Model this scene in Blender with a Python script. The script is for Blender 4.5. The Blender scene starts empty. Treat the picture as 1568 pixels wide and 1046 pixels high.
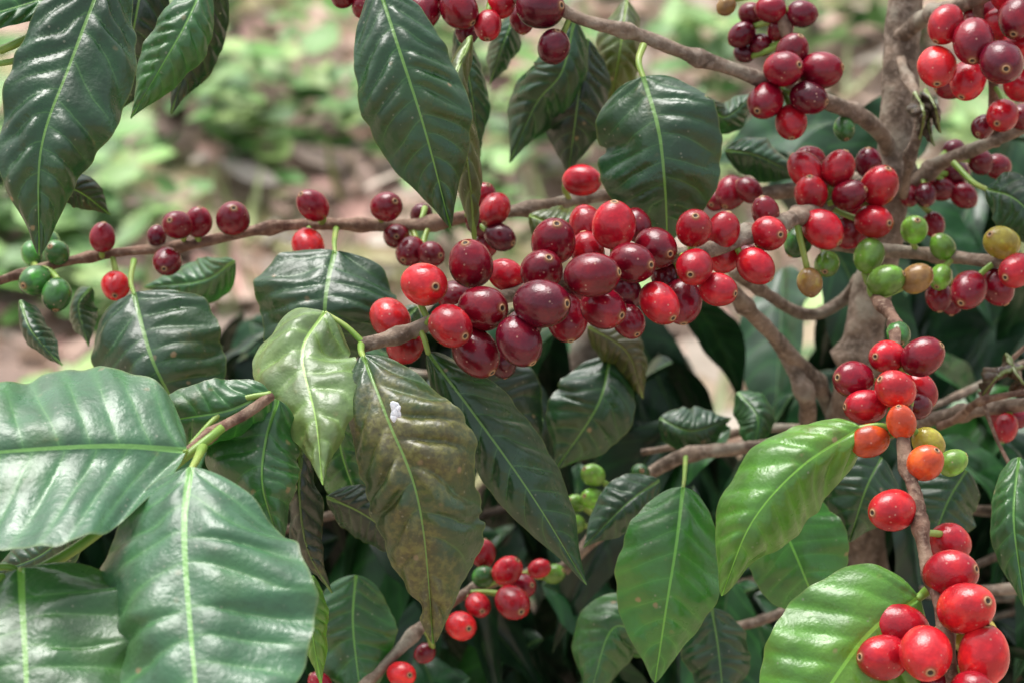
import bpy, math, random
import numpy as np
from mathutils import Vector
random.seed(7); rng=np.random.default_rng(7)
sc=bpy.context.scene
# ------------------------------------------------------------------ camera
PITCH=math.radians(30)
C=np.array([0,0,1.25]); R=np.array([1.,0,0])
F=np.array([0,math.cos(PITCH),-math.sin(PITCH)]); U=np.array([0,math.sin(PITCH),math.cos(PITCH)])
D0=0.775; K=22.3/55/1568
cd=bpy.data.cameras.new("camera"); cam=bpy.data.objects.new("camera",cd); sc.collection.objects.link(cam)
cam.location=C; cam.rotation_euler=(math.pi/2-PITCH,0,0)
cd.sensor_width=22.3; cd.lens=55; cd.clip_start=.02; cd.clip_end=500
cd.dof.use_dof=True; cd.dof.focus_distance=D0-.025; cd.dof.aperture_fstop=10.0
sc.camera=cam
def W(x,y,d):
    dep=D0+d/100; k=dep*K
    return C+F*dep+R*(x-784)*k+U*(523-y)*k
def pxm(d): return (D0+d/100)*K
# ------------------------------------------------------------------ world
sc.view_settings.view_transform='Standard'; sc.view_settings.look='None'; sc.view_settings.exposure=0
w=bpy.data.worlds.new("World"); sc.world=w; w.use_nodes=True
nt=w.node_tree; nt.nodes.clear()
sky=nt.nodes.new('ShaderNodeTexSky'); sky.sky_type='NISHITA'; sky.sun_disc=False
SE,SR=math.radians(62),math.radians(-28)
sky.sun_elevation=SE; sky.sun_rotation=SR; sky.dust_density=5; sky.air_density=1.2
hs=nt.nodes.new('ShaderNodeHueSaturation'); hs.inputs['Saturation'].default_value=.36; hs.inputs['Value'].default_value=1.75
bg=nt.nodes.new('ShaderNodeBackground'); bg.inputs['Strength'].default_value=.15
wo=nt.nodes.new('ShaderNodeOutputWorld')
nt.links.new(sky.outputs[0],hs.inputs['Color']); nt.links.new(hs.outputs[0],bg.inputs[0]); nt.links.new(bg.outputs[0],wo.inputs[0])
sd=bpy.data.lights.new("sun",'SUN'); sd.energy=2.6; sd.angle=math.radians(36); sd.color=(1,.985,.96)
sun=bpy.data.objects.new("sun",sd); sc.collection.objects.link(sun)
sv=Vector((math.sin(SR)*math.cos(SE),math.cos(SR)*math.cos(SE),math.sin(SE)))
sun.rotation_euler=sv.to_track_quat('Z','Y').to_euler()
# ------------------------------------------------------------------ node helper
class N:
    def __init__(s,name):
        s.m=bpy.data.materials.new(name); s.m.use_nodes=True; s.t=s.m.node_tree; s.t.nodes.clear()
    def n(s,typ,**kw):
        x=s.t.nodes.new(typ)
        for k,v in kw.items(): setattr(x,k,v)
        return x
    def l(s,a,b): s.t.links.new(a,b)
    def math(s,op,a,b=None,c=None):
        x=s.n('ShaderNodeMath',operation=op)
        for i,v in enumerate((a,b,c)):
            if v is None: continue
            if isinstance(v,(int,float)): x.inputs[i].default_value=v
            else: s.l(v,x.inputs[i])
        return x.outputs[0]
    def ramp(s,v,a,b,c=0.,d=1.):
        x=s.n('ShaderNodeMapRange'); x.interpolation_type='SMOOTHSTEP'
        s.l(v,x.inputs[0])
        for i,q in enumerate((a,b,c,d)): x.inputs[i+1].default_value=q
        return x.outputs[0]
    def mix(s,f,a,b,bt='MIX'):
        x=s.n('ShaderNodeMix',data_type='RGBA',blend_type=bt)
        for i,v in ((0,f),(6,a),(7,b)):
            if isinstance(v,(int,float)): x.inputs[i].default_value=v
            elif isinstance(v,tuple): x.inputs[i].default_value=(*v,1)
            else: s.l(v,x.inputs[i])
        return x.outputs[2]
    def noise(s,scale,detail=3,rough=.5,vec=None,sc3=None):
        x=s.n('ShaderNodeTexNoise'); x.inputs['Scale'].default_value=scale; x.inputs['Detail'].default_value=detail; x.inputs['Roughness'].default_value=rough
        if vec is None: vec=s.n('ShaderNodeNewGeometry').outputs['Position']
        s.l(vec,x.inputs['Vector']); return x.outputs[0]
    def attr(s,name): return s.n('ShaderNodeAttribute',attribute_name=name)
    def sep(s,v):
        x=s.n('ShaderNodeSeparateXYZ'); s.l(v,x.inputs[0]); return x.outputs
    def bump(s,h,st,dist):
        x=s.n('ShaderNodeBump'); x.inputs['Strength'].default_value=st; x.inputs['Distance'].default_value=dist; s.l(h,x.inputs['Height']); return x.outputs[0]
    def out(s,sh):
        o=s.n('ShaderNodeOutputMaterial'); s.l(sh,o.inputs[0]); return s.m
def setp(p,**kw):
    for k,v in kw.items():
        p.inputs[k.replace('_',' ')].default_value=v
# leaf material -----------------------------------------------------
def leaf_mat():
    m=N("coffee_leaf_surface")
    A=m.sep(m.attr('leafA').outputs['Vector']); B=m.sep(m.attr('leafB').outputs['Vector'])
    au=m.math('ABSOLUTE',A[0]); v=A[1]; ph=A[2]; dist=m.math('ABSOLUTE',B[0]); dis=B[1]; rnd=B[2]
    col=m.attr('leafcol').outputs['Color']
    n1=m.noise(90,3,.6); n2=m.noise(430,2,.65); n3=m.noise(26,2,.5)
    fr=m.math('FRACT',ph); f2=m.math('ABSOLUTE',m.math('SUBTRACT',fr,.5))
    vein=m.ramp(f2,.455,.49)
    vein=m.math('MULTIPLY',vein,m.ramp(au,.95,.6))
    panel=m.ramp(f2,.2,.5,0,1)
    base=m.mix(m.ramp(n1,.3,.75,0,.8),col,m.mix(.5,col,(0,0,0)))
    base=m.mix(m.math('MULTIPLY',m.ramp(n3,.45,.7),.3),base,m.mix(1.,col,(2.6,1.7,.8),'MULTIPLY'))
    base=m.mix(m.math('MULTIPLY',panel,.3),base,m.mix(1.,col,(1.5,1.7,1.1),'MULTIPLY'))
    base=m.mix(m.math('MULTIPLY',vein,.45),base,m.mix(.5,(.10,.22,.06),m.mix(1.,col,(2.2,2,1.6),'MULTIPLY')))
    dn=m.math('ADD',m.math('MULTIPLY',n1,.3),m.math('ADD',m.math('MULTIPLY',n3,.55),m.math('MULTIPLY',n2,.15)))
    dm=m.ramp(m.math('ADD',m.math('ADD',dn,m.math('MULTIPLY',dis,.4)),m.math('MULTIPLY',au,-.06)),.58,.76)
    bcol=m.mix(m.ramp(n2,.35,.68),(.085,.06,.022),(.19,.17,.045))
    base=m.mix(m.math('MULTIPLY',dm,.75),base,bcol)
    vo=m.n('ShaderNodeTexVoronoi'); vo.inputs['Scale'].default_value=95; m.l(m.n('ShaderNodeNewGeometry').outputs['Position'],vo.inputs['Vector'])
    sp=m.math('MULTIPLY',m.ramp(m.math('ADD',vo.outputs['Distance'],m.math('MULTIPLY',n2,.15)),.2,.12),m.ramp(n3,.47,.57))
    base=m.mix(m.math('MULTIPLY',sp,.75),base,(.3,.2,.11))
    v2=m.n('ShaderNodeTexVoronoi'); v2.inputs['Scale'].default_value=330; m.l(m.n('ShaderNodeNewGeometry').outputs['Position'],v2.inputs['Vector'])
    dust=m.math('MULTIPLY',m.ramp(v2.outputs['Distance'],.17,.09),m.ramp(n1,.48,.62))
    base=m.mix(m.math('MULTIPLY',dust,.4),base,(.3,.3,.24))
    base=m.mix(m.math('MULTIPLY',m.ramp(au,.965,1.),.4),base,(.16,.2,.05))
    hw=m.math('MULTIPLY_ADD',v,-.85,1.2)
    mr=m.ramp(m.math('DIVIDE',dist,hw),1.,.6)
    base=m.mix(m.math('MULTIPLY',mr,.85),base,m.mix(.5,(.24,.42,.08),m.mix(1.,col,(3,3,2),'MULTIPLY')))
    p=m.n('ShaderNodeBsdfPrincipled'); setp(p,IOR=1.5)
    m.l(base,p.inputs['Base Color'])
    ro=m.math('ADD',m.ramp(n1,.3,.7,.26,.44),m.math('MULTIPLY',dm,.06)); m.l(ro,p.inputs['Roughness'])
    setp(p,Specular_IOR_Level=.75)
    h=m.math('ADD',m.math('MULTIPLY',n2,.45),m.math('MULTIPLY',n1,1.3))
    b=m.bump(h,.42,.0013); m.l(b,p.inputs['Normal'])
    tr=m.n('ShaderNodeBsdfTranslucent'); m.l(m.mix(1.,base,(1.8,2.1,.8),'MULTIPLY'),tr.inputs[0])
    ms=m.n('ShaderNodeMixShader'); ms.inputs[0].default_value=.14; m.l(p.outputs[0],ms.inputs[1]); m.l(tr.outputs[0],ms.inputs[2])
    return m.out(ms.outputs[0])
def leaf_mat_simple():
    m=N("shaded_coffee_leaf_surface")
    B=m.sep(m.attr('leafB').outputs['Vector']); A=m.sep(m.attr('leafA').outputs['Vector'])
    col=m.attr('leafcol').outputs['Color']; n1=m.noise(70,2,.5)
    base=m.mix(m.ramp(n1,.3,.75),col,m.mix(.5,col,(0,0,0)))
    f2=m.math('ABSOLUTE',m.math('SUBTRACT',m.math('FRACT',A[2]),.5))
    base=m.mix(m.ramp(f2,.3,.5,0,.35),base,m.mix(1.,col,(2,2,1.4),'MULTIPLY'))
    mr=m.ramp(m.math('DIVIDE',m.math('ABSOLUTE',B[0]),m.math('MULTIPLY_ADD',A[1],-.85,1.2)),1.,.6)
    base=m.mix(m.math('MULTIPLY',mr,.7),base,(.07,.14,.04))
    p=m.n('ShaderNodeBsdfPrincipled'); m.l(base,p.inputs['Base Color']); setp(p,Roughness=.33,Specular_IOR_Level=.4)
    return m.out(p.outputs[0])
def cherry_mat():
    m=N("coffee_cherry_skin")
    A=m.sep(m.attr('ch').outputs['Vector']); phi=A[0]
    col=m.attr('chcol').outputs['Color']
    n1=m.noise(130,3,.6); n2=m.noise(900,2,.6)
    c=m.mix(m.ramp(n1,.4,.64,0,.6),col,m.mix(1.,col,(.4,.3,.5),'MULTIPLY'))
    c=m.mix(m.ramp(n1,.46,.32,0,.5),c,m.mix(1.,col,(1.6,2.4,1.1),'MULTIPLY'))
    vo=m.n('ShaderNodeTexVoronoi'); vo.inputs['Scale'].default_value=340; m.l(m.n('ShaderNodeNewGeometry').outputs['Position'],vo.inputs['Vector'])
    c=m.mix(m.math('MULTIPLY',m.ramp(vo.outputs['Distance'],.15,.07),.38),c,(.6,.38,.28))
    c=m.mix(m.ramp(phi,.36,.2,0,.6),c,(.22,.08,.03))
    c=m.mix(m.math('MULTIPLY',m.ramp(phi,.21,.17),m.ramp(n2,.2,.6,.6,1)),c,(.42,.25,.12))
    c=m.mix(m.ramp(phi,.13,.09),c,(.045,.025,.015))
    p=m.n('ShaderNodeBsdfPrincipled'); m.l(c,p.inputs['Base Color'])
    m.l(m.math('ADD',m.ramp(n1,.3,.7,.15,.27),m.ramp(phi,.24,.19,0,.35)),p.inputs['Roughness'])
    setp(p,Specular_IOR_Level=.6,IOR=1.45)
    m.l(m.bump(m.math('ADD',n2,m.math('MULTIPLY',n1,1.8)),.2,.0006),p.inputs['Normal'])
    return m.out(p.outputs[0])
def bark_mat(name,c1,c2,c3,li):
    m=N(name)
    n1=m.noise(120,4,.6); n2=m.noise(420,3,.6); n3=m.noise(60,3,.55)
    c=m.mix(m.ramp(n1,.36,.62),c1,c2); c=m.mix(m.ramp(n2,.48,.66,0,.5),c,c3)
    c=m.mix(m.ramp(n3,.5,.64,0,.55),c,li)
    p=m.n('ShaderNodeBsdfPrincipled'); m.l(c,p.inputs['Base Color']); setp(p,Roughness=.8,Specular_IOR_Level=.25)
    m.l(m.bump(m.math('ADD',n1,m.math('MULTIPLY',n2,.5)),.7,.0018),p.inputs['Normal'])
    return m.out(p.outputs[0])
def green_mat():
    m=N("green_stem_skin"); n1=m.noise(60,2,.6)
    c=m.mix(m.ramp(n1,.35,.7),(.17,.31,.045),(.29,.37,.08))
    p=m.n('ShaderNodeBsdfPrincipled'); m.l(c,p.inputs['Base Color']); setp(p,Roughness=.4)
    return m.out(p.outputs[0])
def vcol_mat(name,rough=.7,tr=.2):
    m=N(name); col=m.attr('leafcol').outputs['Color']
    p=m.n('ShaderNodeBsdfPrincipled'); m.l(m.mix(m.noise(50,1,.5),col,m.mix(1.,col,(.6,.6,.55),'MULTIPLY')),p.inputs['Base Color']); setp(p,Roughness=rough)
    return m.out(p.outputs[0])
def ground_mat():
    m=N("forest_floor_soil")
    a=m.noise(4,3,.6); b=m.noise(22,3,.65)
    k=m.mix(m.ramp(b,.38,.62),(.24,.15,.1),(.52,.39,.31))
    k=m.mix(m.ramp(a,.52,.66,0,.6),k,(.26,.3,.1))
    p=m.n('ShaderNodeBsdfPrincipled'); m.l(k,p.inputs['Base Color']); setp(p,Roughness=.9)
    return m.out(p.outputs[0])
LEAF=leaf_mat(); LEAF2=leaf_mat_simple(); CH=cherry_mat()
BARK=bark_mat("coffee_bark",(.11,.08,.058),(.25,.185,.135),(.36,.29,.23),(.27,.265,.21))
BARK2=bark_mat("young_coffee_bark",(.09,.048,.034),(.22,.13,.09),(.34,.25,.18),(.26,.19,.13))
GREEN=green_mat(); LIT=vcol_mat("dead_leaf_surface",.75,.1); WEED=vcol_mat("weed_leaf_surface",.5,.3); GR=ground_mat()
# ------------------------------------------------------------------ mesh builder
class MB:
    def __init__(s): s.v=[];s.f=[];s.n=0;s.at={}
    def add(s,v,f,**at):
        s.v.append(v); s.f.append(np.asarray(f)+s.n); s.n+=len(v)
        for k,a in at.items(): s.at.setdefault(k,[]).append(a)
    def obj(s,name,mat,parent=None,types=None):
        if not s.n: return None
        v=np.concatenate(s.v); f=np.concatenate(s.f)
        me=bpy.data.meshes.new(name); me.vertices.add(len(v)); me.vertices.foreach_set('co',v.astype(np.float32).ravel())
        me.loops.add(f.size); me.loops.foreach_set('vertex_index',f.astype(np.int32).ravel())
        k=f.shape[1]; me.polygons.add(len(f)); me.polygons.foreach_set('loop_start',np.arange(0,f.size,k,dtype=np.int32))
        try: me.polygons.foreach_set('loop_total',np.full(len(f),k,dtype=np.int32))
        except Exception: pass
        for kname,a in s.at.items():
            a=np.concatenate(a).astype(np.float32)
            if a.shape[1]==4:
                x=me.attributes.new(kname,'FLOAT_COLOR','POINT'); x.data.foreach_set('color',a.ravel())
            else:
                x=me.attributes.new(kname,'FLOAT_VECTOR','POINT'); x.data.foreach_set('vector',a.ravel())
        me.update(calc_edges=True); me.validate()
        me.polygons.foreach_set('use_smooth',np.ones(len(me.polygons),dtype=bool))
        me.materials.append(mat); o=bpy.data.objects.new(name,me); sc.collection.objects.link(o)
        if parent: o.parent=parent
        return o
def empty(name):
    e=bpy.data.objects.new(name,None); e.empty_display_size=.05; sc.collection.objects.link(e); return e
def cr(P,n):
    P=np.asarray(P,float)
    if len(P)==2: return P[0]+(P[1]-P[0])*np.linspace(0,1,n)[:,None]
    Q=np.vstack([2*P[0]-P[1],P,2*P[-1]-P[-2]]); seg=len(P)-1
    L=np.linalg.norm(np.diff(P,axis=0)[:,:3],axis=1); cum=np.r_[0,np.cumsum(L)]/L.sum()
    out=[]
    for t in np.linspace(0,1,n):
        i=min(np.searchsorted(cum,t,side='right')-1,seg-1); x=(t-cum[i])/(cum[i+1]-cum[i])
        a,b,c,d=Q[i:i+4]
        out.append(.5*((2*b)+(-a+c)*x+(2*a-5*b+4*c-d)*x*x+(-a+3*b-3*c+d)*x**3))
    return np.array(out)
def ss(a,b,x): t=np.clip((x-a)/(b-a),0,1); return t*t*(3-2*t)
def nrm(a): return a/np.maximum(np.linalg.norm(a,axis=-1,keepdims=True),1e-9)
def leafcore(mb,P,AL,AR,BL,BR,col,dis=0,NV=9,na=12,quilt=1.,wav=1.,rag=0.,c=.85,p=.8,bites=()):
    """P (n,3) midrib; AL/AR (n,3) in-plane side vectors at full width; BL/BR lift of the margins"""
    n=len(P); t=np.linspace(0,1,n); prof=np.sin(np.pi*np.clip(t,0.0005,.9995)**c)**p*(1-.5*ss(.68,1.,t))
    u=np.linspace(-1,1,2*na+1); au=np.abs(u)
    T=nrm(np.gradient(P,axis=0)); r1,r2,r3,r4,r5=rng.random(5)*6.28
    L=np.linalg.norm(np.diff(P,axis=0),axis=1).sum()
    V=np.zeros((n,len(u),3)); LA=np.zeros_like(V); LB=np.zeros_like(V)
    jit=.16*np.interp(t*NV,np.arange(NV+3),rng.standard_normal(NV+3))
    pa=.75+.5*rng.random(60)
    for s,A,B in ((-1,AL,BL),(1,AR,BR)):
        idx=np.where(np.sign(u)==s)[0] if s==1 else np.where(u<=0)[0]
        uu=au[idx]
        wob=1+.018*np.sin(t*13+r1+s)+.012*np.sin(t*29+r2*s)+.008*np.sin(t*67+r3*s)
        if rag: wob=wob-rag*(np.maximum(0,np.sin(t*19+s*r3))**2*ss(.25,.5,t)+.35*np.maximum(0,np.sin(t*83+r1*s))*ss(.1,.5,t))
        for (bs,bt,bw,bd) in bites:
            if bs==s: wob=wob-bd*np.exp(-((t-bt)/bw)**4)
        pr=(prof*wob)[:,None,None]
        pos=P[:,None]+pr*(uu[None,:,None]*A[:,None]+(uu[None,:,None]**1.6)*B[:,None])
        E=A+B
        Nn=nrm(np.cross(T,E)*(s))
        Nn=np.where((Nn@(-F))[:,None]<0,-Nn,Nn) if abs(np.mean(Nn@F))>.05 else Nn
        vv=t[:,None]+0*uu[None]; U2=uu[None]+0*t[:,None]
        phs=(vv-.2*U2**1.3*(1-vv*.5))*NV+.13*s+.08*np.sin(vv*9+r3*s)+jit[:,None]*s
        pi_=pa[(np.floor(phs).astype(int)+20+s*5)%60]
        h=(np.abs(np.sin(np.pi*phs))**.62)*ss(0,.3,U2)*(1-.8*ss(.62,1.,U2))*pi_
        amp=.030*L*quilt*(prof[:,None]**.5)*(.8+.3*np.sin(vv*11+r4*s))
        hh=amp*h
        W0=np.linalg.norm(A,axis=1)[:,None]
        und=wav*W0*prof[:,None]*(.035*np.sin(phs*2*np.pi*.55+r4*s)+.06*np.sin(vv*12+r2+s*2)+.045*np.sin(vv*21+r5*s))*U2**2.
        buck=wav*W0*.05*prof[:,None]*(np.sin(vv*7+s*U2*3+r1)+.6*np.sin(vv*13-s*U2*5+r2))*ss(0,.5,U2)
        crease=-.0005*quilt*(1-ss(0,.1,U2))
        pos=pos+Nn[:,None]*(hh+und+buck+crease)[...,None]
        V[:,idx]=pos
        LA[:,idx,0]=s*U2; LA[:,idx,1]=vv; LA[:,idx,2]=phs+20
        LB[:,idx,0]=s*U2*W0*prof[:,None]*1000
        LB[:,idx,1]=dis; LB[:,idx,2]=r1
    wm=np.linalg.norm(AL,axis=1).mean()
    LB[...,0]*= .030/max(wm,.012)*.9
    m=len(u); i=np.arange(n-1)[:,None]*m+np.arange(m-1)[None]
    f=np.stack([i,i+1,i+m+1,i+m],-1).reshape(-1,4)
    cc=np.tile(np.array([*col,1.]),(n*m,1))
    mb.add(V.reshape(-1,3),f,leafA=LA.reshape(-1,3),leafB=LB.reshape(-1,3),leafcol=cc)
COL={'D':(.015,.060,.020),'K':(.008,.029,.011),'M':(.026,.108,.027),'B':(.09,.25,.03),'G':(.042,.18,.03),'P':(.052,.150,.072),'O':(.07,.10,.018),'Y':(.15,.24,.085),'X':(.05,.033,.022)}  # P: base colour made paler and bluer, sky sheen painted into the large leaves
def leaf(mb,sp,wl,wr,zl=0,zr=0,col='D',n=90,na=18,**kw):
    q=cr(sp,n); P=np.array([W(*a) for a in q])
    T=np.gradient(P,axis=0); tx,ty=T@R,T@U; l=np.hypot(tx,ty)+1e-9
    S=(-ty/l)[:,None]*R+(tx/l)[:,None]*U
    k=np.array([pxm(a[2]) for a in q])[:,None]; one=np.ones((n,1))
    c=COL[col] if isinstance(col,str) else col
    leafcore(mb,P,-S*wl*k,S*wr*k,one*F*zl/100,one*F*zr/100,c,na=na,**kw)
BR=[]
def tube(mb,pts,r0,r1,segs=14,n=None,nodes=0,rough=.06,px=True,reg=True):
    if px:
        q=cr(pts,n or 60); P=np.array([W(*a) for a in q]); rr=np.linspace(r0,r1,len(q))*np.array([pxm(a[2]) for a in q])
    else:
        P=cr(pts,n or 60); rr=np.linspace(r0,r1,len(P))
    T=nrm(np.gradient(P,axis=0)); X=nrm(np.cross(T,np.array([.3,.2,.9]))); Y=np.cross(T,X)
    L=np.r_[0,np.cumsum(np.linalg.norm(np.diff(P,axis=0),axis=1))]
    if nodes:
        s=rng.random()*nodes*.5+.01
        while s<L[-1]:
            rr=rr*(1+.4*np.exp(-((L-s)/(.003))**2)); s+=nodes*(.8+.4*rng.random())
        P=P+X*(.0007*np.sin(L/nodes*3.1))[:,None]+Y*(.0009*np.sin(L/nodes*2.3+1))[:,None]
    a=np.linspace(0,2*np.pi,segs,endpoint=False); ph=rng.random(4)*6.28
    rad=rr[:,None]*(1+rough*np.sin(a*3+ph[0]+L[:,None]*200)+rough*np.sin(a*2+ph[1]-L[:,None]*330)+rough*.35*rng.standard_normal((len(P),segs)))
    V=P[:,None]+rad[...,None]*(np.cos(a)[None,:,None]*X[:,None]+np.sin(a)[None,:,None]*Y[:,None])
    n_=len(P); i=np.arange(n_-1)[:,None]*segs; j=np.arange(segs)[None]; j2=(j+1)%segs
    f=np.stack([i+j,i+j2,i+segs+j2,i+segs+j],-1).reshape(-1,4)
    e0=P[0]+(V[0]-P[0])*.03-T[0]*rr[0]*.5; e1=P[-1]+(V[-1]-P[-1])*.03+T[-1]*rr[-1]*.5
    k=n_*segs; Vf=np.vstack([V.reshape(-1,3),e0,e1]); jj=j[0]; jn=j2[0]
    f0=np.stack([k+jj,k+jn,jn,jj],-1); b=(n_-1)*segs; f1=np.stack([b+jj,b+jn,k+segs+jn,k+segs+jj],-1)
    mb.add(Vf,np.vstack([f,f0,f1]))
    if reg: BR.append(P)
# ================================================================== MAIN PLANT
plant=empty("coffee_plant")
tr=MB()
tube(tr,[(1400,-160,12),(1392,-20,12),(1378,110,12),(1366,240,12),(1345,400,12.5),(1318,560,13),(1300,680,15),(1330,1000,20),(1340,2000,40)],26,42,segs=20,n=200,nodes=.06,rough=.035)
tube(tr,[(1345,400,12.5),(1250,480,14),(1150,440,11),(1120,420,9)],11,8,n=50,nodes=.05,reg=False)
tube(tr,[(1120,440,9),(1190,520,12),(1262,610,14),(1300,700,16)],11,14,n=60,nodes=.05,reg=False)
tube(tr,[(1205,535,13),(1235,600,13),(1240,660,15),(1310,760,19)],12,15,n=50,nodes=.05,reg=False)
tube(tr,[(1372,60,12),(1420,25,10),(1470,10,6),(1600,-40,4)],13,11,n=50,nodes=.05)
tube(tr,[(1366,300,12),(1430,255,11),(1500,225,9),(1640,170,7)],12,9,n=50,nodes=.05)
tube(tr,[(1380,90,11),(1405,150,9),(1398,230,9),(1380,300,11)],8,7,n=40,nodes=.03,rough=.12,reg=False)
tr.obj("trunk",BARK,plant)
br=MB()
tube(br,[(553,526,-1.5),(610,508,-1),(680,485,-.5),(790,455,.3),(900,415,.6),(1000,395,1),(1100,382,1.5),(1150,358,2.5),(1230,328,5),(1360,270,12)],11,13,n=160,nodes=.03)
tube(br,[(790,-60,3),(870,18,3),(960,52,4),(1040,82,5),(1150,113,6),(1250,150,8),(1330,192,10),(1368,240,12)],9,13,n=120,nodes=.035)
tube(br,[(1215,345,7),(1300,375,8),(1380,388,8),(1460,398,7),(1568,405,5),(1700,420,3)],11,9,n=90,nodes=.035)
tube(br,[(700,330,8),(800,318,9),(930,303,10),(1060,300,11),(1200,290,12),(1360,270,13)],9,12,n=80,nodes=.04)
tube(br,[(860,870,14),(1000,725,13),(1130,688,13),(1300,668,14),(1450,640,11),(1620,610,8)],10,11,n=90,nodes=.04)
tube(br,[(480,1110,6),(560,1042,7),(650,962,8),(740,893,10),(860,870,14)],9,8,n=80,nodes=.035)
tube(br,[(1000,960,18),(1150,955,16),(1300,910,16),(1568,900,14)],7,9,n=60,nodes=.04)
br.obj("branches",BARK,plant)
br2=MB()
tube(br2,[(-60,445,7),(20,420,7),(130,400,7.5),(250,378,8),(400,352,8),(500,347,8),(640,342,8),(720,328,8)],6,10,n=120,nodes=.028)
tube(br2,[(1340,440,6),(1372,520,2),(1382,650,-1),(1388,705,-2),(1405,770,-3),(1420,850,-3.5),(1435,930,-4.5),(1470,1060,-5),(1480,1150,-5)],9,12,n=130,nodes=.02,rough=.09)
tube(br2,[(1340,440,6),(1330,400,9),(1340,330,12)],9,12,n=20,reg=False)
tube(br2,[(415,603,-4.5),(380,630,-5),(330,660,-5.5),(262,715,-6.5)],8,9,n=50,nodes=.03,reg=False)
tube(br2,[(1190,-60,8),(1205,40,8),(1215,110,8),(1240,145,8)],7,8,n=40,nodes=.03)
tube(br2,[(1500,-60,5),(1500,40,6),(1520,130,7),(1520,220,9)],8,8,n=40,nodes=.03)
tube(br2,[(540,-30,4),(640,-12,4),(760,-5,4),(870,18,3.5)],8,9,n=60,nodes=.03)
tube(br2,[(1500,600,8),(1530,680,7),(1568,740,6),(1640,800,6)],3,3,n=40,reg=False)
tube(br2,[(1640,470,9),(1540,560,9),(1500,620,8)],3,4,n=40,reg=False)
tube(br2,[(1640,590,7),(1568,600,7),(1500,620,8),(1440,650,11)],4,6,n=40,nodes=.02,reg=False)
br2.obj("twigs",BARK2,plant)
gs=MB()
def pet(pts,a=5,b=5): tube(gs,pts,a,b,segs=10,n=30,rough=.02,reg=False)
pet([(340,655,-5.5),(240,735,-7),(130,830,-8.5),(30,883,-9.5),(-60,890,-10),(-400,960,-9)],7,11)
pet([(30,883,-9.5),(15,868,-9.5),(-40,872,-9.5)],6,5)
pet([(985,70,4),(978,95,3.5),(986,122,3.1)],6,4)
pet([(205,400,7.5),(200,430,6),(206,452,5)],5,3)
pet([(515,350,8),(512,370,5),(513,388,4)],5,3)
pet([(310,685,-6),(302,702,-8),(293,718,-8.9)],8,5)
pet([(262,712,-6.5),(278,700,-7.2),(284,690,-7.5)],6,5)
pet([(415,603,-4.5),(370,612,-4.6),(330,640,-4.8),(292,680,-5.8)],5,4)
pet([(1385,665,-1),(1350,652,-1.2),(1316,655,-1.2)],6,4)
pet([(1425,900,-4.2),(1415,908,-4),(1406,916,-4)],9,6)
pet([(553,528,-1.5),(553,538,-2.4),(557,548,-3)],6,4)
pet([(640,498,-.8),(650,520,-1),(656,542,-1)],5,4)
pet([(1050,700,9),(1048,730,4),(1046,746,2)],4,3)
pet([(30,883,-9.5),(31,876,-9.9),(32,871,-10)],6,5)
pet([(0,78,-1),(30,65,-1),(75,40,0),(120,10,2)],7,5)
pet([(-20,100,-1),(30,90,-1),(60,50,0)],5,5)
pet([(620,-60,2),(590,-40,1),(580,-25,0)],5,5)
pet([(1460,250,9),(1490,280,8),(1512,291,7)],5,4)
pet([(555,524,-1.5),(530,500,-1.4),(498,479,-1.2)],5,3)
gs.obj("green_stems",GREEN,plant)
# ------------------------------------------------------------------ leaves
lf=MB()
leaf(lf,[(578,-25,0),(612,80,-1),(650,200,-1),(690,350,0)],82,76,.6,.6,'D',NV=11,p=.7)
leaf(lf,[(722,55,2),(692,140,1),(715,250,1),(727,372,2)],30,24,2.5,1.5,'O',NV=8)
leaf(lf,[(985,118,3),(1008,200,2.2),(1018,290,2.4),(1022,375,4)],98,98,1.2,.5,'D',NV=8,p=.55,c=.8,quilt=.8,bites=[(-1,.38,.04,.12),(1,.22,.02,.1)])
leaf(lf,[(168,-60,-1),(110,90,-2.5),(62,230,-3.5),(60,392,-3)],85,88,.5,1.2,'D',NV=11,p=.65,wav=1.8)
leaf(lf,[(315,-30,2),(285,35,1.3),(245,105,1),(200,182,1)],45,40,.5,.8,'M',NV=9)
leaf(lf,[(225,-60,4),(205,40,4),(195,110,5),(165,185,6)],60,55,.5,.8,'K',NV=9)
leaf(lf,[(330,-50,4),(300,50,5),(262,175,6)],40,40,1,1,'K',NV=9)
leaf(lf,[(150,-30,-1),(60,0,-1),(-40,30,-2),(-120,60,-2)],55,28,1,0,'M',NV=9)
leaf(lf,[(60,300,4),(110,290,5),(170,330,7)],25,28,.5,.5,'K')
leaf(lf,[(205,450,5),(222,520,3.5),(245,580,3),(300,675,4)],105,112,1.5,.8,'D',NV=8,p=.6,c=.8,quilt=1.2)
leaf(lf,[(513,385,4),(502,430,3),(496,490,2.6),(500,580,4)],112,108,1.,.8,'D',NV=8,p=.5,c=.8)
leaf(lf,[(497,478,-1.2),(462,540,-2.6),(482,640,-4.2),(494,742,-4.9)],74,80,1.3,.9,'Y',NV=8,p=.85,c=.66,dis=.24,rag=.1,wav=1.8,bites=[(1,.72,.03,.15)])
leaf(lf,[(557,545,-3),(592,640,-4.3),(640,770,-4.6),(664,985,-3.4)],76,106,1.,.9,(.03,.070,.023),NV=9,p=.6,c=.9,dis=.43,rag=.1,wav=.9,n=130,na=22,quilt=1.2,bites=[(-1,.88,.03,.45),(1,.62,.012,.1)])
leaf(lf,[(655,540,-1),(730,640,-.6),(815,760,-.4),(898,895,.3)],48,60,.4,1.6,'D',NV=10,p=.7,quilt=.6)
leaf(lf,[(425,612,-4),(405,680,-4.4),(402,750,-4.8),(432,842,-4.5)],84,52,1.4,.8,'M',NV=9,p=.6,wav=1.6,rag=.08)
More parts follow.
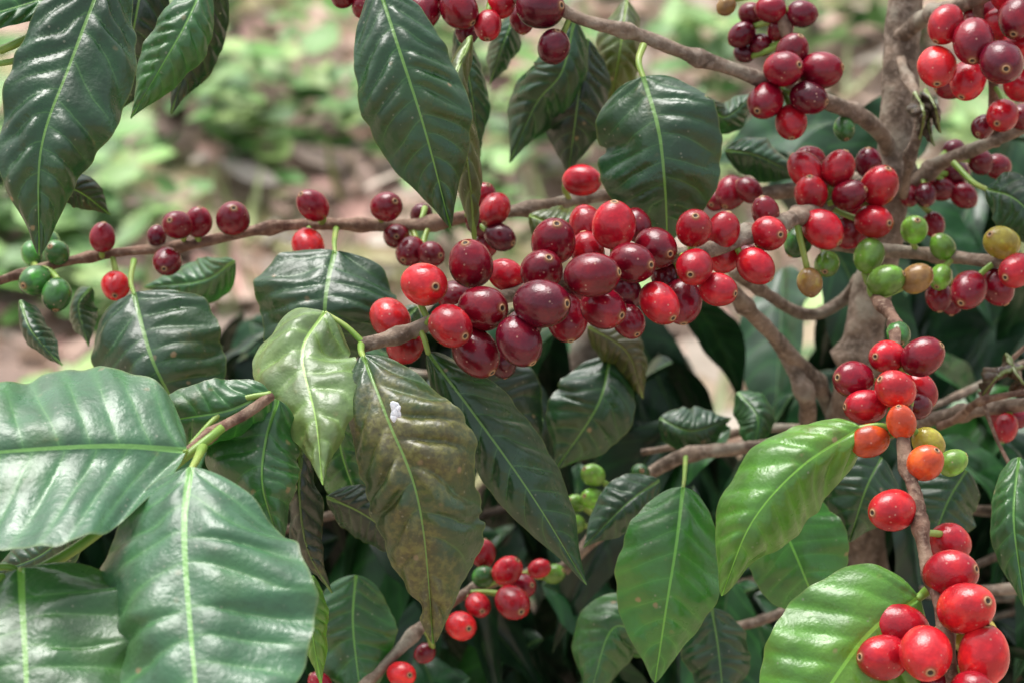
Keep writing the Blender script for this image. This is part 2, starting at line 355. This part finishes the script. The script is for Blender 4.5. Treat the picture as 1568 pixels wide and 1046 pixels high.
leaf(lf,[(462,670,-3),(458,760,-3),(470,840,-2.6),(508,908,-2)],28,26,2,1.2,'K',NV=9,dis=.3,wav=1.6)
leaf(lf,[(412,600,-4.4),(350,628,-4.8),(280,640,-4.8),(212,655,-4.2)],52,62,.5,1.6,'M',NV=7,p=.6,dis=.15)
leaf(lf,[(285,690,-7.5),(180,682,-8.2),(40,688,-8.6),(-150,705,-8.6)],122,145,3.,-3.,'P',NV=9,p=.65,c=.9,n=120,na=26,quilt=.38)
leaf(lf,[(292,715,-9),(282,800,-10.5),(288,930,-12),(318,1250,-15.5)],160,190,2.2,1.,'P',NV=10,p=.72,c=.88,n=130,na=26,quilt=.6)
leaf(lf,[(32,870,-10),(34,930,-11),(38,1000,-12),(45,1180,-14)],170,185,1,1.4,(.035,.115,.034),NV=7,p=.55,c=.8,n=100,na=24,quilt=.5)
leaf(lf,[(120,800,0),(60,850,1),(-20,880,2)],40,40,1,1,'D')
leaf(lf,[(1318,655,-1.2),(1225,715,-2),(1150,800,-2.2),(1105,912,-1.4)],58,75,1.2,1.2,'B',NV=9,p=.6,dis=.14,quilt=.8)
leaf(lf,[(1046,745,2),(1036,830,1.2),(1020,930,1.2),(1003,1045,2)],82,74,.6,.6,'G',NV=9,p=.6,quilt=.5)
leaf(lf,[(1160,735,6),(1205,820,5),(1235,890,5),(1262,958,6)],75,85,.5,.5,'G',NV=9,p=.5,quilt=.5)
leaf(lf,[(1408,915,-4),(1335,965,-4.6),(1270,1050,-5),(1180,1190,-5)],115,150,.8,1.4,'B',NV=9,p=.6,c=.8,quilt=.8)
leaf(lf,[(1010,735,7),(960,770,6),(893,838,6)],38,38,.6,.6,'D',NV=8)
leaf(lf,[(935,545,11),(915,620,10),(850,720,11)],70,60,.6,.6,'D',NV=8)
leaf(lf,[(545,880,7),(540,960,7),(555,1090,7)],62,62,.6,.6,'M',NV=8,p=.6)
leaf(lf,[(478,880,-1),(476,950,-1.4),(492,1050,-1)],22,22,.8,.8,'B',NV=8)
leaf(lf,[(1350,700,6),(1325,750,5.5),(1300,830,6)],62,58,.6,.6,'D',NV=8,p=.6)
leaf(lf,[(1480,720,8),(1450,770,8),(1420,850,8)],55,55,.6,.6,'D',NV=8,p=.6)
leaf(lf,[(1560,700,2),(1552,800,1),(1570,930,1)],30,45,.6,.6,'M',NV=8,p=.6)
leaf(lf,[(1510,290,7),(1560,310,6),(1630,390,6)],45,45,.6,.6,'D',NV=8)
leaf(lf,[(880,30,9),(860,110,9),(820,160,10),(780,250,11)],45,45,1,1,'D')
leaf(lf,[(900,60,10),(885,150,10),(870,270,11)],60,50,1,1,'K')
leaf(lf,[(960,0,12),(950,70,11),(930,190,12)],35,35,1,1,'O')
leaf(lf,[(700,40,8),(720,130,8),(735,240,9)],25,25,1,1,'D')
leaf(lf,[(790,20,11),(770,70,11),(750,130,12)],22,22,1,1,'D')
leaf(lf,[(360,400,9),(310,430,10),(220,440,11)],35,35,1,1,'M')
leaf(lf,[(30,460,6),(50,510,5),(95,560,5)],22,20,1,1,'D')
leaf(lf,[(140,440,9),(120,470,9),(135,530,9)],22,22,1,1,'D')
leaf(lf,[(810,330,7),(860,345,6),(940,330,7)],40,30,1,1,'O')
leaf(lf,[(1110,230,11),(1160,240,11),(1230,275,12)],30,30,1,1,'D')
leaf(lf,[(1080,150,10),(1110,180,11),(1160,140,12)],25,25,1,1,'D')
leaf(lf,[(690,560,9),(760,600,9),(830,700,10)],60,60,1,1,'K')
leaf(lf,[(1020,1000,10),(940,960,9),(900,1080,9)],50,60,1,1,'M')
leaf(lf,[(1090,930,9),(1100,1000,9),(1110,1100,9)],50,50,1,1,'D')
leaf(lf,[(540,600,3),(520,680,4),(560,800,5)],50,50,1,1,'M')
leaf(lf,[(500,760,2),(560,790,3),(640,850,4)],40,45,1,1,'K')
leaf(lf,[(760,620,12),(700,680,11),(720,760,11)],55,50,1,1,'D')
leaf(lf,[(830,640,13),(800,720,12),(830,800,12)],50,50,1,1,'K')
leaf(lf,[(640,470,9),(600,500,8),(540,470,8)],30,30,1,1,'D')
leaf(lf,[(900,500,10),(960,540,10),(985,610,11)],34,30,1,1,(.06,.06,.02),dis=.2)
leaf(lf,[(1010,640,14),(1060,660,13),(1120,640,14)],38,36,1,1,'D')
leaf(lf,[(1130,600,15),(1160,640,14),(1150,700,14)],30,30,1,1,'M')
for a in ([(1402,140,8),(1415,175,7),(1408,215,8)],[(1418,135,8),(1432,165,7),(1440,205,8)],[(1568,560,8),(1530,575,7),(1500,610,8)],[(1540,540,8),(1570,590,7),(1600,600,8)],[(1428,150,8),(1422,190,8),(1430,225,8)]):
    leaf(lf,a,11,10,1.2,1.4,'X',NV=5,wav=6,rag=.3)
lf.obj("leaves",LEAF,plant)
bd=N("dried_white_dropping"); pb=bd.n('ShaderNodeBsdfPrincipled'); bd.l(bd.mix(bd.ramp(bd.noise(900,2,.5),.4,.6),(.55,.57,.6),(.8,.8,.82)),pb.inputs['Base Color']); setp(pb,Roughness=.6); BD=bd.out(pb.outputs[0])
bm=MB()
for (x,y,rr_,dd) in ((604,622,7,-4.78),(606,632,8,-4.78),(603,640,5,-4.8),(609,626,5,-4.8)):
    c0=W(x,y,dd); r0=rr_*pxm(dd); a=np.linspace(0,2*np.pi,16,endpoint=False); b=np.linspace(0,np.pi,9)
    V=c0+r0*(np.sin(b)[:,None,None]*(np.cos(a)[None,:,None]*R+np.sin(a)[None,:,None]*U*1.2)*(1+.15*np.sin(a*3+x))[None,:,None]+np.cos(b)[:,None,None]*F*.35)
    i=np.arange(8)[:,None]*16; j=np.arange(16)[None]; j2=(j+1)%16
    bm.add(V.reshape(-1,3),np.stack([i+j,i+j2,i+16+j2,i+16+j],-1).reshape(-1,4))
bm.obj("bird_dropping",BD,plant)
# ------------------------------------------------------------------ cherries
CC={'d':(.20,.004,.016),'k':(.11,.003,.014),'r':(.43,.009,.020),'b':(.62,.018,.024),'o':(.54,.07,.02),'g':(.16,.33,.045),'h':(.055,.18,.038),'y':(.45,.38,.05),'m':(.26,.15,.045)}
main=[(650,436,37,-1.5,'b',.45,-.1),(597,488,33,0,'b'),(620,530,29,1.2,'r'),(690,500,34,-2.6,'r',.6,-.4),(721,404,35,-1,'d',-.2,.75),(740,473,37,-1.6,'d',.7,0),(830,466,39,-2.6,'k',.8,0),(795,523,36,-2.6,'k',.5,-.8),(729,540,36,-1.5,'d'),(775,422,26,.6,'r'),(829,415,34,-1,'d',.3,.5),(848,370,35,-.5,'d',.1,.6),(907,422,37,-2.6,'d',.9,.1),(940,345,35,-.5,'r',0,.9),(898,345,29,1.2,'r'),(968,403,33,-1.6,'d',.7,-.1),(924,472,34,-1.5,'d',.7,-.3),(1005,380,33,0,'d'),(900,385,27,.6,'r'),(868,487,34,0,'d'),(1010,465,32,-1.6,'r',.5,-.6),(1063,410,30,-.6,'r'),(1063,350,30,0,'r',0,.5),(1107,355,27,1.6,'r'),(1100,444,28,-.5,'r',.8,-.2),(1045,462,31,1,'d'),(963,492,26,1,'d'),(955,450,29,1.2,'k'),(770,555,22,1.6,'k'),(697,455,26,1.2,'d'),(975,345,24,2,'d'),(1020,425,24,1.6,'k'),(1108,388,28,2.4,'r'),(1177,358,28,2,'r',.5,-.1),(1172,325,22,3.5,'d'),(1157,408,28,1.6,'r'),(800,500,28,1.5,'k'),(880,440,28,1.4,'k'),(1145,395,22,3.5,'d')]
right=[(1241,297,26,6,'r'),(1285,258,27,6,'r'),(1235,262,28,6.5,'r'),(1265,290,25,8,'d'),(1300,300,25,6,'d'),(1347,285,29,6,'r'),(1312,325,26,8,'d'),(1260,352,31,5,'r'),(1338,340,28,6,'r'),(1302,355,26,7.5,'d'),(1240,243,20,8,'d'),(1330,250,22,9,'k'),(1222,372,22,6,'h'),(1266,405,21,6,'g'),(1240,433,20,5,'m'),(1331,392,25,6,'g'),(1357,430,26,5,'g'),(1400,352,22,7,'g'),(1404,427,24,5,'m'),(1440,425,20,6.5,'g'),(1443,378,20,7,'g'),(1534,372,27,5,'y'),(1483,445,30,5,'d'),(1527,440,27,6,'d'),(1556,415,28,4,'r'),(1435,455,22,8,'d'),(1460,460,20,8,'k'),(1415,300,18,11,'k'),(1440,290,20,12,'d'),(1465,265,22,12,'k'),(1430,345,18,12,'d'),(1500,250,20,11,'k'),(1475,300,20,12,'d'),(1395,300,16,11,'d'),(1460,230,18,12,'k'),(1293,198,18,9,'h'),(1530,255,20,11,'d')]
ur=[(1448,38,28,4,'r'),(1435,103,31,4,'b',-.1,-.8),(1494,62,34,3,'d'),(1530,98,35,3,'k'),(1482,124,30,5,'r'),(1532,42,26,6,'r'),(1558,28,32,4,'d'),(1565,132,28,5,'r'),(1535,178,26,6,'r'),(1505,195,20,7,'d'),(1458,130,24,6.5,'d'),(1566,72,30,5,'r'),(1505,20,28,6,'d'),(1545,-5,28,5,'r'),(1565,180,22,7,'d')]
um=[(1215,77,26,6,'d'),(1258,108,31,6,'d',.9,.1),(1198,108,29,6,'d'),(1172,155,29,6,'d'),(1237,152,27,6,'k'),(1212,187,26,6,'r',0,-.9),(1135,55,20,9,'k'),(1180,15,22,8,'d'),(1150,22,20,9,'d'),(1228,22,22,8,'k'),(1165,70,18,9,'k'),(1112,10,15,8,'m'),(1195,45,20,8.5,'d'),(1140,82,15,9,'k')]
top=[(525,-5,20,5,'d'),(560,12,20,5,'d'),(590,5,25,5,'d'),(648,18,28,4,'d'),(703,15,31,3.5,'d'),(747,40,23,3.5,'r'),(768,6,22,4,'r'),(828,12,35,3,'k',.8,0),(848,72,26,3,'k',.2,.8),(630,48,20,6,'d'),(715,50,18,5,'k'),(680,-8,25,5,'d'),(800,30,20,5,'d')]
left=[(157,364,21,7,'d'),(272,345,24,7,'d'),(303,340,22,7.5,'d'),(240,362,16,8,'k'),(357,335,27,7,'d'),(256,401,23,7,'d'),(177,438,23,7,'b'),(479,315,24,7,'d'),(472,377,27,7,'b'),(592,317,25,7,'d'),(628,385,23,7,'d'),(607,362,21,8,'d'),(661,390,21,7,'d'),(645,330,18,9,'k'),(54,430,24,6.5,'h',-.5,-.3),(87,452,24,6,'h',0,-.9),(87,387,20,7,'h'),(48,388,18,8,'h'),(75,370,18,8.5,'h')]
mid=[(891,277,26,8,'r',.9,0),(757,322,25,7,'r'),(766,364,23,7,'k'),(740,300,20,8,'d'),(735,345,20,8,'k'),(1120,295,25,9,'d'),(1145,293,20,9,'d'),(1098,305,20,10,'d'),(745,375,18,8,'d')]
lr=[(1358,546,27,.5,'r'),(1413,546,32,0,'d'),(1309,581,31,0,'d'),(1371,596,31,-1,'b'),(1323,622,29,0,'r'),(1412,598,26,1,'r'),(1402,622,22,1,'d'),(1376,512,20,2.5,'h'),(1380,646,24,-1.6,'o'),(1331,674,29,-1,'o'),(1422,678,24,-.4,'y'),(1417,708,28,-2.5,'o'),(1459,708,22,-1.5,'g'),(1366,781,35,-3,'b'),(1455,832,33,-2,'r'),(1456,877,38,-4.4,'r'),(1480,931,43,-5.6,'b',.5,.3),(1375,960,41,-4,'r'),(1418,1000,42,-6,'b',0,-.5),(1352,1006,38,-5,'r'),(1510,1006,42,-6,'b'),(1492,972,36,-3.4,'y'),(1484,1052,32,-6,'r'),(1435,1050,30,-4,'d')]
low=[(777,873,23,9,'r'),(785,922,27,8,'r'),(732,926,21,8.5,'r'),(706,958,24,8,'b'),(741,882,18,9.5,'h'),(740,847,20,10,'r'),(798,897,22,10,'d'),(826,870,16,11,'r'),(615,1032,22,7,'b'),(490,1046,18,7,'d'),(590,1010,14,8,'h'),(908,727,18,12,'g'),(907,762,18,12,'g'),(880,802,17,12,'g'),(848,878,17,12,'g'),(882,770,15,12.5,'g'),(980,724,16,12,'h'),(650,1000,16,9,'d'),(1540,655,20,9,'r'),(1525,632,18,11,'d'),(1556,640,18,10,'d')]
PHI=np.r_[0,.04,.07,.1,.125,.15,.175,.21,.27,np.linspace(.38,np.pi,22)]
st=MB()
def cherries(lst,name):
    c=[W(a[0],a[1],a[3]) for a in lst]; r=[a[2]*pxm(a[3])*.98 for a in lst]
    for it in range(25):
        for i in range(len(c)):
            for j in range(i+1,len(c)):
                dv=c[j]-c[i]; dd=np.linalg.norm(dv); mn=(r[i]+r[j])*.93
                if dd<mn:
                    s=np.sign(dv@F) or 1.; mv=F*s*(mn-dd)*.3; c[j]=c[j]+mv; c[i]=c[i]-mv
    mb=MB(); allb=np.concatenate(BR)
    for i,a in enumerate(lst):
        q=allb[np.argmin(np.linalg.norm(allb-c[i],axis=1))]
        if len(a)>5:
            ax=R*a[5]+U*a[6]; rem=max(.08,1-a[5]**2-a[6]**2); ax=ax-F*math.sqrt(rem)
        else:
            ax=nrm(c[i]-q)-F*.2+rng.standard_normal(3)*.35
        ax=nrm(ax); X=nrm(np.cross(ax,np.array([.1,.9,.37]))); Y=np.cross(ax,X)
        sg=32; th=np.linspace(0,2*np.pi,sg,endpoint=False)
        el=1.12+.13*rng.random()
        rr=r[i]*np.sin(PHI)*(1-.03*np.cos(PHI)); z=r[i]*el*np.cos(PHI)
        z=z+r[i]*.04*np.exp(-((PHI-.15)/.03)**2)-r[i]*.05*np.exp(-(PHI/.09)**2)
        e1=.97+.05*rng.random(); e2=.91+.06*rng.random(); p1=rng.random()*6
        lump=1+.014*np.sin(2*th[None]+p1+PHI[:,None]*2)+.012*np.sin(3*th[None]+p1*2-PHI[:,None]*3)
        V=c[i]+(rr[:,None]*lump*np.cos(th)[None]*e1)[...,None]*X+(rr[:,None]*lump*np.sin(th)[None]*e2)[...,None]*Y+z[:,None,None]*ax
        n_=len(PHI); ii=np.arange(n_-1)[:,None]*sg; jj=np.arange(sg)[None]; j2=(jj+1)%sg
        f=np.stack([ii+jj,ii+j2,ii+sg+j2,ii+sg+jj],-1).reshape(-1,4)
        at=np.zeros((n_,sg,3)); at[...,0]=PHI[:,None]; at[...,1]=rng.random()
        col=np.array(CC[a[4]])*(.75+.5*rng.random())
        mb.add(V.reshape(-1,3),f[:, ::-1],ch=at.reshape(-1,3),chcol=np.tile(np.r_[col,1.],(n_*sg,1)))
        if np.linalg.norm(q-c[i])<.022:
            e=c[i]-ax*r[i]*1.1
            tube(st,[q,(q+e)/2-ax*.001,e],.0009,.0011,segs=8,n=8,px=False,reg=False)
    mb.obj(name,CH,plant)
for l,nm in ((main,"cherry_cluster_main"),(right,"cherry_cluster_right"),(ur,"cherry_cluster_upper_right"),(um,"cherry_cluster_upper"),(top,"cherry_cluster_top"),(left,"cherry_cluster_left"),(mid,"cherry_cluster_middle"),(lr,"cherry_cluster_lower_right"),(low,"cherry_cluster_low")):
    cherries(l,nm)
st.obj("fruit_stalks",GREEN,plant)
# ================================================================== FOLIAGE BEHIND
def rleaf(mb,p,L,az,droop,roll,col,**kw):
    d=np.array([math.cos(az),math.sin(az),.15-droop*.5]); d/=np.linalg.norm(d)
    t=np.linspace(0,1,24)[:,None]; P=p+d*L*t+np.array([0,0,-1.])*L*droop*.6*t**2
    T=nrm(np.gradient(P,axis=0)); S=nrm(np.cross(T,np.array([0,0,1.])+.001)); Nn=nrm(np.cross(S,T))
    S2=S*math.cos(roll)+Nn*math.sin(roll); N2=-S*math.sin(roll)+Nn*math.cos(roll)
    w_=L*(.2+.04*rng.random())
    leafcore(mb,P,-S2*w_,S2*w_,N2*w_*.25,N2*w_*.25,col,na=4,**kw)
bush=empty("coffee_plant.001"); fb=MB(); bb=MB()
def inside(x,y):
    if x<340: return y>600 and not(90<x<240 and 720<y<840)
    if x<620: return y>450
    if x<1130: return y>420 and not(1040<x<1130 and y<600)
    return y>470 and not (y<560 and x<1260)
cnt=0
while cnt<800:
    x=rng.uniform(-250,1750); y=rng.uniform(380,1400); d=rng.uniform(16,48)
    if not inside(x,y-30): continue
    if cnt>640: d=rng.uniform(48,70); 
    if cnt>640 and y<650: continue
    if rng.random()<.15*(y<600): continue
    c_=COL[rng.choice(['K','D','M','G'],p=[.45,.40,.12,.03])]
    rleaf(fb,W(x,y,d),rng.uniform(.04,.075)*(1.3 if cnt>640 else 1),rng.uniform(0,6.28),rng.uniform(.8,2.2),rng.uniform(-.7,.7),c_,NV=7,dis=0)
    cnt+=1
for _ in range(26):
    x=rng.uniform(1180,1700); y=rng.uniform(150,430); d=rng.uniform(20,40)
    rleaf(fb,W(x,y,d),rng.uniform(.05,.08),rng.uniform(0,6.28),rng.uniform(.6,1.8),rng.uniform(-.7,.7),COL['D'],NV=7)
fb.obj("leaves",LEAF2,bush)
for _ in range(16):
    x=rng.uniform(300,1500); y=rng.uniform(600,1100); d=rng.uniform(15,35); a=rng.uniform(-.5,.5)
    tube(bb,[(x,y,d),(x+180,y-70+a*80,d+2),(x+400,y-90+a*160,d+5)],5,8,n=30,nodes=.05,reg=False)
tube(bb,[(900,500,40),(880,900,45),(860,1400,50),(850,2600,80)],22,34,n=60,nodes=.06,reg=False)
bb.obj("branches",BARK,bush)
# ================================================================== GROUND
g=MB(); n=120
xs=np.sign(np.linspace(-1,1,n))*np.abs(np.linspace(-1,1,n))**3*80; X,Y=np.meshgrid(xs,xs+2.3)
Z=.03*np.sin(X*2.1)*np.cos(Y*1.7)+.012*np.sin(X*9+Y*5)
i=np.arange(n-1)[:,None]*n+np.arange(n-1)[None]
g.add(np.stack([X,Y,Z],-1).reshape(-1,3),np.stack([i,i+1,i+n+1,i+n],-1).reshape(-1,4))
g.obj("ground",GR)
def simple(mb,p,L,az,el,wd,col,curl=.3):
    d=np.array([math.cos(az)*math.cos(el),math.sin(az)*math.cos(el),math.sin(el)]); S=np.array([-math.sin(az),math.cos(az),rng.uniform(-.4,.4)]); up=np.cross(d,S)
    t=np.linspace(0,1,7); pr=np.sin(np.pi*np.clip(t,.02,.98)**.8)
    V=[]
    for tt,q in zip(t,pr):
        c0=p+d*L*tt+up*L*curl*(tt-.5)**2
        for u in (-1,0,1): V.append(c0+S*u*q*wd*L*.5+up*abs(u)*q*wd*L*curl*.4)
    f=[[3*a+b,3*a+b+1,3*a+b+4,3*a+b+3] for a in range(6) for b in range(2)]
    mb.add(np.array(V),np.array(f),leafcol=np.tile(np.r_[np.array(col),1.],(21,1)))
li=MB()
pal=[(.5,.34,.27),(.56,.43,.35),(.36,.24,.17),(.6,.5,.41),(.5,.29,.24),(.19,.12,.08),(.64,.56,.47),(.34,.33,.15)]
for _ in range(4200):
    y=rng.uniform(1.2,5.2); x=rng.uniform(-.6,.6)*y*.75
    simple(li,np.array([x,y,rng.uniform(.01,.05)]),rng.uniform(.025,.08),rng.uniform(0,6.28),rng.uniform(-.1,.4),rng.uniform(.3,.6),np.array(pal[rng.integers(8)])*rng.uniform(.55,1.1),rng.uniform(-.5,.7))
li.obj("leaf_litter",LIT)
we=MB()
wp=[(.17,.36,.08),(.25,.45,.12),(.13,.29,.07),(.33,.48,.15)]
cl=[(rng.uniform(-.5,.5)*y*.5,y,rng.uniform(.03,.07)) for y in rng.uniform(1.6,4.,40)]
cl+=[(-.33,2.8,.14),(-.30,2.55,.1),(-.50,2.45,.1),(-.62,2.35,.08),(-.2,2.62,.08),(-.40,2.3,.08),(-.05,2.35,.06),(.0,2.55,.06),(-.55,2.62,.07),(.45,2.9,.08),(-.42,2.65,.08),(-.48,2.2,.06),(-.52,2.3,.08)]
for (cx,cy,cr_) in cl:
    for _ in range(int(8+cr_*330)):
        a=rng.uniform(0,6.28); q=cr_*rng.random()**.6
        simple(we,np.array([cx+q*math.cos(a),cy+q*math.sin(a),rng.uniform(.02,.12)]),rng.uniform(.03,.07),rng.uniform(0,6.28),rng.uniform(-.2,.5),rng.uniform(.4,.75),np.array(wp[rng.integers(4)])*rng.uniform(.7,1.2),.3)
for _ in range(1700):
    y=rng.uniform(1.5,5); x=rng.uniform(-.6,.6)*y*.75
    simple(we,np.array([x,y,.0]),rng.uniform(.05,.13),rng.uniform(0,6.28),rng.uniform(.1,1.2),.07,np.array([.36,.42,.17])*rng.uniform(.6,1.3),.4)
we.obj("ground_weeds",WEED)
